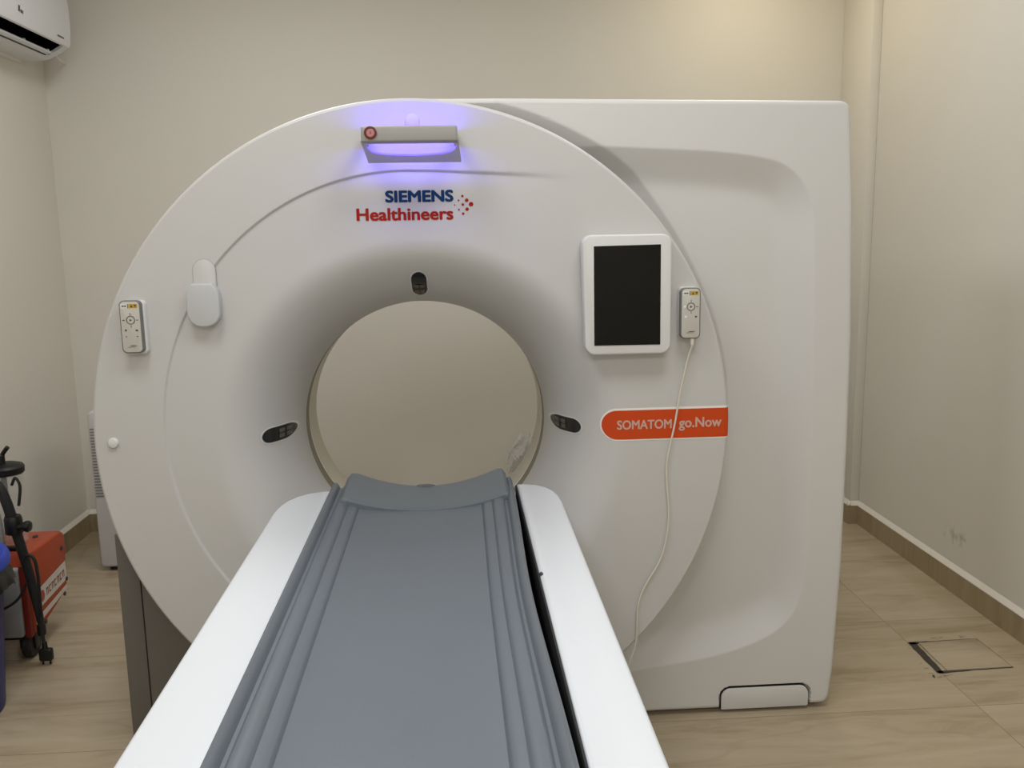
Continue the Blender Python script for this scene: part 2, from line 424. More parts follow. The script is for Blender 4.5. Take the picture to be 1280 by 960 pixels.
# --- front cover disc (polar grid)
NS = 360
svals = list(np.linspace(0, 0.32, 34)) + list(np.linspace(0.325, 0.50, 22)) + list(np.linspace(0.503, 0.80, 96)) + list(np.linspace(0.81, 0.983, 14))
th = np.linspace(0, 2*PI, NS, endpoint=False)
rings = []
def ring_xy(s, shrink=0.0):
    cx = BX+(DX-BX)*s; cz = BZ+(DZ-BZ)*s
    return cx+(BR+(RX-BR)*s-shrink)*np.cos(th), cz+(BR+(RZ-BR)*s-shrink)*np.sin(th)
x, z = ring_xy(0); rings.append((x, np.full(NS, 2.662), z))
for s in svals:
    x, z = ring_xy(s); rings.append((x, surf(x, z), z))
rr = 0.012
for i in range(1, 7):
    a = i/6*PI/2
    x, z = ring_xy(1, rr-rr*math.sin(a)); rings.append((x, np.full(NS, YD+rr-rr*math.cos(a)), z))
x, z = ring_xy(1); rings.append((x, np.full(NS, YD+0.10), z))
x, z = ring_xy(1, 0.02); rings.append((x, np.full(NS, YD+0.118), z))
V = np.concatenate([np.stack(r, 1) for r in rings]); F = []
for k in range(len(rings)-1):
    for j in range(NS):
        j2 = (j+1) % NS; F.append((k*NS+j, k*NS+j2, (k+1)*NS+j2, (k+1)*NS+j))
cover = grid_obj('front_cover', V, F, M['white'], gantry, angle=60)

# --- bore: scan ring, lining and rear flare
def bore_tube(name, prof, mat, **k):
    bm = bmesh.new(); add_lathe(bm, prof, (BX, 0, BZ), 'y', 128, cap=False)
    return obj(name, bm, mat, gantry, **k)
bore_tube('scan_ring', [(BR+.002, 2.660), (BR-.0005, 2.664), (BR-.0005, 2.716), (BR+.002, 2.72)], M['ring'], label='grey green ring inside the bore')
bore_tube('bore_lining', [(BR+.003, 2.718), (BR-.0015, 2.722), (BR-.0015, 2.858), (BR+.01, 2.90), (BR+.05, 3.0), (BR+.13, 3.09), (BR+.22, 3.13)], M['bore'])

# --- rear body behind the disc
bm = bmesh.new()
prof = [(0.80, 2.445), (0.81, 2.46), (0.81, 3.09), (0.78, 3.13), (0.57, 3.13)]
add_lathe(bm, prof, (DX, 0, DZ), 'y', 128, cap=False)
obj('rear_body', bm, M['white2'], gantry)

# --- right-hand housing (height field with a sunken field and a cove around the disc)
inset = [(0.35, 1.655), (0.414, 1.654), (0.571, 1.646), (0.724, 1.636), (0.856, 1.617), (0.924, 1.587), (0.965, 1.538), (0.986, 1.479), (0.993, 1.397), (1.000, 1.20), (1.004, 0.95), (1.006, 0.70), (1.004, 0.472), (0.993, 0.374), (0.965, 0.30), (0.899, 0.241), (0.756, 0.189), (0.517, 0.151), (0.30, 0.12)]
IN = np.array([(p.x, p.y) for p in catmull([(a, b, 0) for a, b in inset], 8)])
IN = np.vstack([IN, [[-0.3, 0.10], [-0.3, 1.66]]])
def poly_sd(x, z, P):
    """signed distance, positive inside"""
    d = np.full(x.shape, 9.0); inside = np.zeros(x.shape, bool)
    n = len(P)
    for i in range(n):
        ax, az = P[i]; bx, bz = P[(i+1) % n]
        ex, ez = bx-ax, bz-az; L = ex*ex+ez*ez+1e-12
        t = np.clip(((x-ax)*ex+(z-az)*ez)/L, 0, 1)
        d = np.minimum(d, np.hypot(x-ax-t*ex, z-az-t*ez))
        c = ((az > z) != (bz > z)) & (x < (bx-ax)*(z-az)/(bz-az+1e-15)+ax)
        inside ^= c
    return np.where(inside, d, -d)
cove_pts = [(0.05, 1.783), (0.122, 1.770), (0.205, 1.748), (0.288, 1.715), (0.353, 1.684), (0.414, 1.650), (0.494, 1.591), (0.585, 1.473), (0.678, 1.311), (0.738, 1.165), (0.769, 1.027), (0.772, 0.91), (0.75, 0.80), (0.60, 0.40)]
CC = (-0.11, 0.90)
ct = np.array([math.atan2(b-CC[1], a-CC[0]) for a, b in cove_pts]); cr = np.array([math.hypot(a-CC[0], b-CC[1]) for a, b in cove_pts])
od = np.argsort(ct); ct, cr = ct[od], cr[od]
YH = 2.455
def XRt(z): return np.interp(z, [0.0, 0.04, 0.12, 0.45, 0.84, 1.12, 1.48, 1.70, 1.765], [1.094, 1.094, 1.103, 1.115, 1.116, 1.113, 1.100, 1.085, 1.080])-0.013
def ZT(x): return 1.781-0.0146*(np.asarray(x)-0.12)
ZB0 = 0.028
nz, nx = 470, 350
tz = np.linspace(0, 1, nz); tz = np.concatenate([[0], np.linspace(0.0004, 0.02, 12), tz[(tz > 0.022) & (tz < 0.978)], np.linspace(0.98, 0.9996, 12), [1]]); nz = len(tz)
RC = 0.014
X = np.zeros((nz, nx)); Z = np.zeros((nz, nx))
for i, t in enumerate(tz):
    zr = ZB0+t*(1.752-ZB0)
    dzc = min(zr-ZB0, 1.752-zr)
    cut = RC-math.sqrt(max(0, RC*RC-(RC-dzc)**2)) if dzc < RC else 0
    xr = float(XRt(zr))-cut
    X[i] = np.linspace(CC[0], xr, nx)
    Z[i] = ZB0+t*(ZT(X[i])-0.013-ZB0)
FLAP = [(p[0], p[1]) for p in rrect(0.760, 1.032, -0.05, 0.0815, 0.02, 6, (0, 0, 0.03, 0.03))]
sd_in = poly_sd(X, Z, IN)
ws = 0.088; kk = 0.010
lin = np.minimum(0, sd_in-ws)          # straight chamfer that eases into the sunken field
depth = 0.50*(ws-kk*np.log1p(np.exp(np.clip((ws-np.maximum(sd_in, 0))/kk, -40, 40))))
depth = np.where(sd_in > 0, np.maximum(0, depth+0.50*(kk*np.log1p(math.exp(ws/kk))-ws)), 0)
ang = np.arctan2(Z-CC[1], X-CC[0]); rad = np.hypot(X-CC[0], Z-CC[1])
rc = np.interp(ang, ct, cr)
cove = np.where((ang > -0.6) & (ang < 2.2), np.clip((rc-rad)*0.66, 0, 0.05), 0)
sd_fl = poly_sd(X, Z, np.array(FLAP))
groove = np.where(sd_fl > -0.0030, 0.012, 0)
Y = YH+depth+cove+groove
V = [tuple(v) for v in np.stack([X, Y, Z], 2).reshape(-1, 3)]
F = [(i*nx+j, i*nx+j+1, (i+1)*nx+j+1, (i+1)*nx+j) for i in range(nz-1) for j in range(nx-1) if rad[i, j] > 0.64]   # open behind the disc, where the bore passes
# boundary -> rounded edge -> sides
bd = [(0, j) for j in range(nx)]+[(i, nx-1) for i in range(1, nz)]+[(nz-1, j) for j in range(nx-2, -1, -1)]
bi = [i*nx+j for i, j in bd]; nb = len(bi)
bp = np.array([(X[i, j], Y[i, j], Z[i, j]) for i, j in bd])
ii = np.arange(nb); tan = bp[np.minimum(ii+4, nb-1)]-bp[np.maximum(ii-4, 0)]; nrm = np.stack([tan[:, 2], -tan[:, 0]], 1); nrm /= np.linalg.norm(nrm, axis=1)[:, None]+1e-9
prev = bi
RE = 0.013
steps = [(RE*math.sin(a), RE-RE*math.cos(a)) for a in np.linspace(0, PI/2, 6)[1:]]+[(RE, 0.3), (RE, 0.66), (0.0, 0.68)]
for out, back in steps:
    base_i = len(V)
    for q in range(nb):
        V.append((bp[q, 0]+nrm[q, 0]*out, bp[q, 1]+back, bp[q, 2]+nrm[q, 1]*out))
    cur = list(range(base_i, base_i+nb))
    F += [(prev[q], cur[q], cur[q+1], prev[q+1]) for q in range(nb-1)]
    prev = cur
for i in range(nz-1):                      # close the ends that stand above and below the bore
    if rad[i, 0] > 0.64 and rad[i+1, 0] > 0.64:
        b_ = len(V)
        V += [(X[i, 0], YH+0.66, Z[i, 0]), (X[i+1, 0], YH+0.66, Z[i+1, 0])]
        F.append((i*nx, b_, b_+1, (i+1)*nx))
grid_obj('side_housing', V, F, M['white2'], gantry, angle=50)
# service flap low on the housing
bm = bmesh.new()
add_prism(bm, rrect(0.7635, 1.0285, 0.012, 0.078, 0.0, 6, (0.002, 0.006, 0.027, 0.027)), 'y', YH-0.001, YH+0.009, 0.0015, 2)
sf = obj('service_flap', bm, M['white2'], gantry)
bm = bmesh.new(); add_prism(bm, rrect(0.7612, 1.0308, 0.0135, 0.0803, 0.0, 6, (0.002, 0.006, 0.029, 0.029)), 'y', YH+0.0035, YH+0.0115)
obj('flap_joint', bm, M['black'], sf, angle=0, label='thin dark joint')
# recessed dark plinth under the housing
bm = bmesh.new(); add_box(bm, -0.1, 1.06, YH+.05, 3.10, 0.0, 0.05)
obj('plinth', bm, M['black'], gantry, angle=0, label='dark recessed plinth')
# --- grey base on the left, with its joint
bm = bmesh.new()
add_box(bm, -0.964, -0.9055, 2.477, 3.05, 0.0, 0.62, 0.002, 2)
obj('base_panel', bm, M['base'], gantry)
bm = bmesh.new()
add_box(bm, -0.9025, -0.20, 2.477, 3.05, 0.0, 0.505, 0.002, 2)
obj('base_panel', bm, M['base'], gantry)
bm = bmesh.new(); add_box(bm, -0.907, -0.901, 2.485, 3.04, 0.0, 0.50)
obj('base_joint', bm, M['black'], gantry, angle=0)

# --- laser windows: pill-shaped inserts lying on the flared surface
def pill(c, ang, L, W, off, n=14, fill=True, y=surf):
    """outline of a pill centred at c=(x,z); returns boundary points (x,z)"""
    out = []
    a = L/2-W/2
    for s in (1, -1):
        for i in range(n+1):
            t = -PI/2+i/n*PI
            out.append((s*(a+W/2*math.cos(t)), s*W/2*math.sin(t)))
        for i in range(1, 10): out.append((s*(a-2*a*i/10), s*W/2))
    ca, sa = math.cos(ang), math.sin(ang)
    return [(c[0]+u*ca-v*sa, c[1]+u*sa+v*ca) for u, v in out]
def pill_patch(name, c, ang, L, W, off, mat, parent, label=None, k=8):
    B = pill(c, ang, L, W, off)
    bm = bmesh.new(); n = len(B)
    # nested loops towards the long axis so that the patch follows the curve
    ca, sa = math.cos(ang), math.sin(ang); loops = []
    for q in range(k+1):
        t = 1-q/k; L_ = []
        for (x, z) in B:
            u = (x-c[0])*ca+(z-c[1])*sa; v = -(x-c[0])*sa+(z-c[1])*ca
            uc = max(-(L/2-W/2), min(L/2-W/2, u))
            u2 = uc+(u-uc)*t; v2 = v*t
            X_, Z_ = c[0]+u2*ca-v2*sa, c[1]+u2*sa+v2*ca
            L_.append(bm.verts.new(on_cover(X_, Z_, off)))
        loops.append(L_)
    for a_, b_ in zip(loops, loops[1:]):
        for j in range(n):
            bm.faces.new((a_[j], a_[(j+1) % n], b_[(j+1) % n], b_[j]))
    # skirt into the cover
    S = [bm.verts.new(v.co+Vector((0, 0.006, 0))) for v in loops[0]]
    for j in range(n): bm.faces.new((loops[0][j], S[j], S[(j+1) % n], loops[0][(j+1) % n]))
    bmesh.ops.remove_doubles(bm, verts=bm.verts, dist=1e-5)
    return obj(name, bm, mat, parent, angle=50, label=label)
for c, ang_ in (((-0.4915, 0.901), math.radians(-4)), ((0.3040, 0.9035), math.radians(5)), ((-0.0910, 1.3035), math.radians(91))):
    L = 0.066
    pill_patch('window_rim', c, ang_, L+.007, 0.047, 0.0012, M['bezel'], gantry)
    w = pill_patch('laser_window', c, ang_, L, 0.040, 0.0024, M['window'], gantry, label='smoked dark laser window')
    to = (BX-c[0], BZ-c[1]); dl = math.hypot(*to); to = (to[0]/dl, to[1]/dl)
    bm = bmesh.new()
    for off_, hl in ((0.013, .012), ):
        cc_ = (c[0]+to[0]*off_, c[1]+to[1]*off_)
        pts = rrect(-hl, hl, -.014, .014, .003, 3)
        G = []
        for iu in range(9):
            row = []
            for iv in range(5):
                u, v = -hl+2*hl*iu/8, -.013+.026*iv/4
                X_ = cc_[0]+u*to[0]-v*to[1]; Z_ = cc_[1]+u*to[1]+v*to[0]
                row.append(bm.verts.new(on_cover(X_, Z_, 0.0036)))
            G.append(row)
        for iu in range(8):
            for iv in range(4): bm.faces.new((G[iu][iv], G[iu+1][iv], G[iu+1][iv+1], G[iu][iv+1]))
    obj('optics', bm, M['windowin'], w, angle=0)
    bm = bmesh.new()
    for (u0, u1, v0, v1) in ((.011, .0145, -.014, .014), (.001, .025, -.0012, .0012)):
        vs = []
        for u, v in [(u0+(u1-u0)*q/6, v0) for q in range(7)]+[(u1-(u1-u0)*q/6, v1) for q in range(7)]:
            X_ = c[0]+u*to[0]-v*to[1]; Z_ = c[1]+u*to[1]+v*to[0]
            vs.append(bm.verts.new(on_cover(X_, Z_, 0.0046)))
        bm.faces.new(vs)
    obj('slit', bm, M['black'], w, angle=0)

# --- light bar with handle bracket at the top
bm = bmesh.new(); add_box(bm, -0.2075, 0.0177, 2.205, 2.232, 1.6482, 1.6852, 0.005, 3)
obj('light_bar', bm, M['bargrey'], gantry)
bm = bmesh.new(); add_box(bm, -0.2082, -0.2005, 2.2065, 2.3335, 1.6495, 1.6845, 0.003, 2)
obj('bar_bracket', bm, M['bargrey'], gantry)
bm = bmesh.new(); add_box(bm, 0.0105, 0.0183, 2.2065, 2.3335, 1.6495, 1.6845, 0.003, 2)
obj('bar_bracket', bm, M['bargrey'], gantry)
def bracket(u, v, t=0.0):
    """point on the sloping lower bracket; v = 0 at the bar, 1 at the lip"""
    y = 2.222+v*0.060; zz = 1.652-v*0.0465
    return (u, y+t*0.5, zz+t)
outer = [(-0.2065, 0.0), (-0.197, 1.0-.1), (-0.190, 1.0), (0.018, 1.0), (0.0255, 0.9), (0.0235, 0.0)]
Oo = rrect(-0.204, 0.026, 0.0, 1.0, 0.03)
bm = bmesh.new()
# frame as outer/inner loops (front and back), inner opening pill-like: flat top, bowed bottom
NB = 96
def outer_pt(i):
    t = i/NB
    if t < .25: k = t/.25; return (-0.211+k*0.0115, k)
    if t < .5: k = (t-.25)/.25; return (-0.1995+k*0.2265, 1.0)
    if t < .75: k = (t-.5)/.25; return (0.027-k*0.006, 1-k)
    k = (t-.75)/.25; return (0.021-k*0.232, 0.0)
IPT = [(-0.199, .13), (-0.198, .30), (-0.192, .46), (-0.180, .56), (-0.150, .64), (-0.092, .68), (-0.034, .64), (-0.004, .56), (0.009, .46), (0.0155, .30), (0.0165, .13)]
IPC = [(p.x, p.y) for p in catmull([(a, b, 0) for a, b in IPT], 8)]
def inner_pt(i):
    t = i/NB
    if t < .75:
        q = t/.75*(len(IPC)-1); k = min(int(q), len(IPC)-2); w_ = q-k
        return (IPC[k][0]*(1-w_)+IPC[k+1][0]*w_, IPC[k][1]*(1-w_)+IPC[k+1][1]*w_)
    k = (t-.75)/.25; return (0.0165-k*0.2155, 0.13)
def loop(fn, back):
    return [bm.verts.new(bracket(*fn(i), t=back)) for i in range(NB)]
of, inf, ob, ib = loop(outer_pt, 0), loop(inner_pt, 0), loop(outer_pt, 0.004), loop(inner_pt, 0.004)
for i in range(NB):
    j = (i+1) % NB
    bm.faces.new((of[i], of[j], inf[j], inf[i])); bm.faces.new((ob[i], ib[i], ib[j], ob[j]))
    bm.faces.new((of[i], ob[i], ob[j], of[j])); bm.faces.new((inf[i], inf[j], ib[j], ib[i]))
obj('grip_bracket', bm, M['frosted'], gantry, angle=40)
bm = bmesh.new()
add_box(bm, -0.20, 0.008, 2.2325, 2.2365, 1.6675, 1.6815, 0.0015, 2)
obj('light_strip', bm, M['led'], gantry, label='glowing violet light strip')
bm = bmesh.new()
add_box(bm, -0.185, -0.005, 2.2325, 2.2365, 1.6525, 1.6635, 0.0015, 2)
obj('light_strip', bm, M['led'], gantry, label='glowing violet light strip')
bm = bmesh.new()
add_lathe(bm, [(0.0150, 0), (0.0150, -.003), (0.0105, -.0035), (0.0105, 0)], (-0.1855, 2.2055, 1.6692), 'y', 32, cap=False)
sb = obj('stop_button', bm, M['stopred'], gantry, label='dark red ring with pink centre')
bm = bmesh.new(); add_lathe(bm, [(0.0106, 0.002), (0.0106, -.0015), (0.009, -.0028), (0.0002, -.003)], (-0.1855, 2.2055, 1.6692), 'y', 32)
obj('button_cap', bm, M['stoppink'], sb)
bm = bmesh.new(); add_box(bm, -0.1863, -0.1847, 2.2022, 2.2026, 1.6662, 1.6732); add_box(bm, -0.1860, -0.1833, 2.2022, 2.2026, 1.6682, 1.6698)
obj('button_symbol', bm, M['stopred'], sb, angle=0)
bm = bmesh.new(); add_lathe(bm, [(0.019, 0.003), (0.0175, -.002), (0.012, -.004), (0.006, -.0048), (0.0003, -.005)], (-0.0918, YD, 1.709), 'y', 32)
obj('sensor_dome', bm, M['white'], gantry)

# --- brand lettering
obj('lettering', text_bm('SIEMENS', -0.1645, 0.0035, 1.5135, 0.0265, sy(.0008), 0.078), M['teal'], gantry, angle=0, label='blue capital lettering')
obj('lettering', text_bm('Healthineers', -0.2385, 0.0025, 1.4685, 0.0290, sy(.0008), 0.054), M['redprint'], gantry, angle=0, label='red lettering')
bm = bmesh.new()
sx, x_off, z_off = 0.0020055/7.111, -0.1645-(482-430)*0.0020055, 1.540+(239-225)*0.00198
for (a, b, r_) in ((1052, 150, 11), (1017, 188, 8), (1090, 187, 16), (980, 227, 6), (1054, 225, 11.5), (1128, 222, 20), (1018, 268, 8), (1092, 266, 16), (1055, 305, 11.5)):
    X_, Z_ = x_off+a*sx, z_off-b*sx
    bm.faces.new([bm.verts.new((X_+r_*sx*math.cos(t), float(surf(X_, Z_))-.0008, Z_+r_*sx*math.sin(t))) for t in np.linspace(0, 2*PI, 20, endpoint=False)])
obj('logo_dots', bm, M['redprint'], gantry, angle=0, label='red dot pattern')

# --- orange stripe that ends at the disc edge
def edge_x(z): return DX+RX*math.sqrt(max(0, 1-((z-DZ)/RZ)**2))
def stripe(name, x0, z0, z1, off, mat, **k):
    h = (z1-z0)/2; zc = (z0+z1)/2; NR, NC = 24, 44; V, F = [], []
    for i in range(NR+1):
        ph = -PI/2+PI*i/NR; z_ = zc+h*math.sin(ph); xa = x0+h-h*math.cos(ph); xb = edge_x(z_)-0.012
        row = []
        for j in range(NC+1):
            x_ = xa+(xb-xa)*j/NC; row.append((x_, float(surf(x_, z_))-off, z_))
        for t in np.linspace(0, PI/2, 7)[1:]:          # the stripe wraps over the rounded rim
            row.append((xb+(0.012+off)*math.sin(t), YD+0.012-(0.012+off)*math.cos(t), z_))
        row.append((xb+0.012+off, YD+0.03, z_)); V += row
    n = NC+8
    for i in range(NR):
        for j in range(n-1): F.append((i*n+j, i*n+j+1, (i+1)*n+j+1, (i+1)*n+j))
    return grid_obj(name, V, F, mat, gantry, angle=60, **k)
stripe('stripe_border', 0.381, 0.8775, 0.9665, 0.0008, M['stripeborder'], label='pale border of the orange stripe')
stripe('stripe', 0.3845, 0.8815, 0.9605, 0.0016, M['orange'], label='orange stripe with rounded left end')
obj('lettering', text_bm('SOMATOM', 0.4245, 0.5700, 0.9095, 0.0235, sy(.0024), 0.04), M['palepink'], gantry, angle=0, label='pale capital lettering on the stripe')
obj('lettering', text_bm('go.Now', 0.5910, 0.7055, 0.9105, 0.0260, sy(.0024), 0.04), M['palepink'], gantry, angle=0, label='pale lettering on the stripe')

# --- left hook: flush arch and thick pale cap; round bumper
bm = bmesh.new()
arch = rrect(-0.6545, -0.5965, 1.26, 1.3805, 0.026, 8, (.01, .01, .029, .029))
arch_in = rrect(-0.6530, -0.5980, 1.26, 1.3790, 0.026, 8, (.01, .01, .0275, .0275))
add_prism(bm, arch, 'y', YD-0.0008, YD+0.012, 0, 1)
hk = obj('hook_recess', bm, M['seam'], gantry, angle=0, label='thin seam outline around the hook plate')
bm = bmesh.new(); add_prism(bm, arch_in, 'y', YD-0.0018, YD+0.012, 0.0008, 2)
obj('hook_plate', bm, M['white'], hk)
bm = bmesh.new()
w0, w1, zb, zt = -0.669, -0.588, 1.211, 1.3195
cap_o = []
for (cx, cz, a0, q) in ((w0+.037, zb+.037, PI, .037), (w1-.037, zb+.037, 1.5*PI, .037)):
    for i in range(9):
        a = a0+i/8*PI/2; cap_o.append((cx+q*math.cos(a), cz+q*math.sin(a)))
cap_o += [(w1, zt-.028), (w1-.004, zt-.015), (w1-.016, zt), (w0+.014, zt), (w0+.004, zt-.013), (w0, zt-.026)]
add_prism(bm, cap_o, 'y', YD-0.024, YD+0.006, 0.004, 3)
obj('hook_cap', bm, M['capgrey'], gantry, label='thick pale grey hook cap')
bm = bmesh.new(); add_lathe(bm, [(0.014, 0.003), (0.0138, -.004), (0.011, -.008), (0.006, -.0095), (0.0003, -.0098)], (-0.886, YD, 0.915), 'y', 28)
obj('bumper', bm, M['bezel'], gantry, label='small round white bumper')
# --- docks for the two remotes
def dock(xc, zc, rot):
    bm = bmesh.new()
    add_prism(bm, rrect(xc-.0265, xc+.0265, zc-.068, zc+.068, .012), 'y', YD-.018, YD+.004, 0.003, 2)
    bmesh.ops.rotate(bm, cent=(xc, YD, zc), matrix=Matrix.Rotation(rot, 3, 'Y'), verts=bm.verts)
    obj('remote_dock', bm, M['bezel'], gantry)
dock(-0.800, 1.2135, math.radians(0)); dock(0.6085, 1.2180, 0)

# ------------------------------------------------------------------ remotes in their docks
def remote(xc, zc, label, extra):
    t = thing('remote_control', label, 'remote control', (xc, YD-.032, zc-.066), 'remotes docked on the scanner')
    y0 = YD-.0335
    bm = bmesh.new(); add_prism(bm, rrect(xc-.0265, xc+.0265, zc-.066, zc+.066, .012), 'y', y0, YD-.0185, 0.003, 3)
    obj('casing', bm, M['rim'], t)
    bm = bmesh.new(); add_prism(bm, rrect(xc-.0232, xc+.0232, zc-.063, zc+.063, .010), 'y', y0-.0012, y0+.003, 0.0006, 2)
    fp = obj('face_plate', bm, M['face'], t)
    yy = y0-.0016
    bm = bmesh.new(); add_prism(bm, rrect(xc-.002, xc+.0195, zc+.0475, zc+.0575, .001, 2), 'y', yy, yy+.001)
    obj('warning_label', bm, M['yellow'], fp, angle=0, label='yellow warning label')
    bm = bmesh.new(); add_prism(bm, rrect(xc-.0215, xc-.003, zc+.0465, zc+.0585, .001, 2), 'y', yy+.0002, yy+.001)
    obj('label_strip', bm, M['bezel'], fp, angle=0)
    bm = bmesh.new(); add_lathe(bm, [(.0112, .001), (.0112, 0), (.0084, 0), (.0084, .001)], (xc+.0005, yy, zc+.0175), 'y', 28, cap=False)
    obj('play_ring', bm, M['rim'], fp, angle=40)
    bm = bmesh.new()
    def q(pts): bm.faces.new([bm.verts.new((xc+a, yy-.0004, zc+b)) for a, b in pts])
    def rect(a, b, w, h): q([(a-w, b-h), (a+w, b-h), (a+w, b+h), (a-w, b+h)])
    q([(-.0020, .0142), (-.0020, .0208), (.0042, .0175)])
    q([(.002, .0495), (.0085, .0495), (.0052, .0556)]); q([(.011, .0555), (.0178, .0555), (.0144, .0495)])
    rect(-.0155, .0525, .0022, .0016); rect(-.0098, .0525, .0022, .0016); rect(-.0036, .0525, .0007, .0055)
    rect(.0005, .033, .0008, .0028); rect(.0010, .0022, .0008, .0026)
    rect(.0165, .0175, .0026, .0008)
    if extra: rect(-.0165, .0175, .0026, .0011)
    rect(.0140, -.0085, .0028, .0016); rect(.0125, -.0068, .0009, .0012)
    if extra: rect(-.0130, -.0075, .0020, .0022); rect(-.0130, -.0235, .0020, .0008); rect(.0140, -.0235, .0020, .0008)
    obj('button_symbols', bm, M['print'], fp, angle=0)
    bm = bmesh.new(); rect(.003, -.0465, .0075, .0008); rect(-.002, -.0500, .0085, .0004)
    obj('print_line', bm, M['print'], fp, angle=0)
    if not extra:
        for a, b in ((-.0130, -.0085), (-.0155, .0175)):
            bm = bmesh.new(); add_lathe(bm, [(.0033, .001), (.0033, -.0006), (.0003, -.0008)], (xc+a, yy, zc+b), 'y', 16)
            obj('button', bm, M['bluelight'], fp, label='pale blue button')
    return t
r1 = remote(-0.8045, 1.2165, 'white remote in dock at the left edge of the scanner, no cable', True)
r2 = remote(0.6090, 1.2180, 'white remote docked beside the black touchscreen with a cable below', False)
bm = bmesh.new()
cab = [(0.616, 2.301, 1.158), (0.6175, 2.301, 1.142), (0.607, 2.314, 1.092), (0.591, 2.321, 1.007), (0.578, 2.323, 0.921), (0.559, 2.3245, 0.822), (0.558, 2.3245, 0.767), (0.565, 2.3245, 0.677), (0.560, 2.3245, 0.609), (0.543, 2.3245, 0.541), (0.499, 2.3245, 0.462), (0.482, 2.3245, 0.404), (0.478, 2.324, 0.310), (0.462, 2.324, 0.252), (0.42, 2.33, 0.13), (0.38, 2.36, 0.0045)]
add_tube(bm, cab, 0.0026, 8, 6)
obj('cable', bm, M['cable'], r2, label='thin off-white cable')
bm = bmesh.new(); add_tube(bm, [(0.6135, 2.302, 1.157), (0.6160, 2.302, 1.135)], 0.0042, 10, 0)
obj('strain_relief', bm, M['cable'], r2)

# ------------------------------------------------------------------ touchscreen
ts = thing('touchscreen', 'white framed black touchscreen hanging on the right of the scanner face', 'touchscreen', (0.44, 2.30, 1.117))
bm = bmesh.new()
fr = rrect(0.3255, 0.5560, 1.1165, 1.4230, .026, 8)
fr = [(x_+(0.0085*(1-(z_-1.1165)/0.3065) if x_ < .44 else 0), z_) for x_, z_ in fr]
add_prism(bm, fr, 'y', 2.287, 2.329, 0.005, 3)
obj('bezel', bm, M['bezel'], ts)
bm = bmesh.new(); add_prism(bm, [(0.3565, 1.1415), (0.5280, 1.1405), (0.5270, 1.3965), (0.3555, 1.3945)], 'y', 2.2855, 2.29, 0.0006, 1)
obj('screen', bm, M['glass'], ts, angle=0, label='black switched-off screen')

# ------------------------------------------------------------------ patient table
tb = thing('patient_table', 'long white scanner couch with grey padded cradle in the foreground', 'patient table', (-0.10, 1.2, 0))
Lc = [(-0.345, 2.397), (-0.375, 2.392), (-0.405, 2.378), (-0.432, 2.352), (-0.452, 2.315), (-0.463, 2.275), (-0.469, 2.22), (-0.469, 0.02), (-0.455, -0.05), (-0.42, -0.09), (-0.345, -0.10)]
bm = bmesh.new(); add_prism(bm, Lc, 'z', 0.75, 0.60, 0.009, 3)
obj('side_cover', bm, M['tablewhite'], tb)
Rc = [(0.157, 2.399), (0.185, 2.396), (0.212, 2.385), (0.236, 2.360), (0.252, 2.325), (0.260, 2.285), (0.2635, 2.23), (0.2635, 0.02), (0.25, -0.05), (0.21, -0.09), (0.157, -0.10)]
bm = bmesh.new(); add_prism(bm, Rc, 'z', 0.75, 0.60, 0.009, 3)
obj('side_cover', bm, M['tablewhite'], tb)
bm = bmesh.new(); add_box(bm, 0.1535, 0.1575, -0.09, 2.392, 0.61, 0.7485, 0.001, 1)
obj('edge_strip', bm, M['blackrubber'], tb, label='black rubber edge strip')
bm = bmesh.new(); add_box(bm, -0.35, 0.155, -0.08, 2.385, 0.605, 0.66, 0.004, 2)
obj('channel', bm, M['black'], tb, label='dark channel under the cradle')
bm = bmesh.new(); add_box(bm, -0.445, 0.24, -0.04, 2.27, 0.44, 0.606, 0.03, 3)
obj('underframe', bm, M['tablewhite'], tb)
bm = bmesh.new(); add_box(bm, -0.36, 0.16, 0.35, 2.20, 0.0, 0.45, 0.02, 3)
obj('pedestal', bm, M['tablewhite'], tb)
# cradle mat
XC = -0.100
half = [(0, .7350), (.05, .7356), (.10, .7385), (.14, .7430), (.1555, .7462), (.1580, .7440), (.1605, .7478), (.163, .7505), (.172, .7530), (.182, .7545), (.1845, .7525), (.187, .7560), (.190, .7590), (.198, .7610), (.209, .7618), (.2130, .7590), (.2165, .7545), (.2225, .7545), (.2260, .7620), (.230, .7680), (.236, .7705), (.2415, .7680), (.2455, .7600), (.2470, .7480), (.2470, .70), (.236, .665)]
prof = [(-u, z_) for u, z_ in half[::-1]]+half[1:]
rows = np.linspace(-0.06, 2.398, 90)
V = []; F = []; npf = len(prof)
for y_ in rows:
    bow = 0.013*math.exp(-((y_-1.62)/0.42)**2)
    for u, z_ in prof:
        k = max(0, (u-.12)/.127) if u > 0 else 0
        V.append((XC+u-bow*k, y_, z_))
for i in range(len(rows)-1):
    for j in range(npf-1):
        F.append((i*npf+j, i*npf+j+1, (i+1)*npf+j+1, (i+1)*npf+j))
F.append(tuple(range(npf))[::-1]); F.append(tuple(range((len(rows)-1)*npf, len(rows)*npf)))
grid_obj('cradle_mat', V, F, M['vinyl'], tb, angle=40)
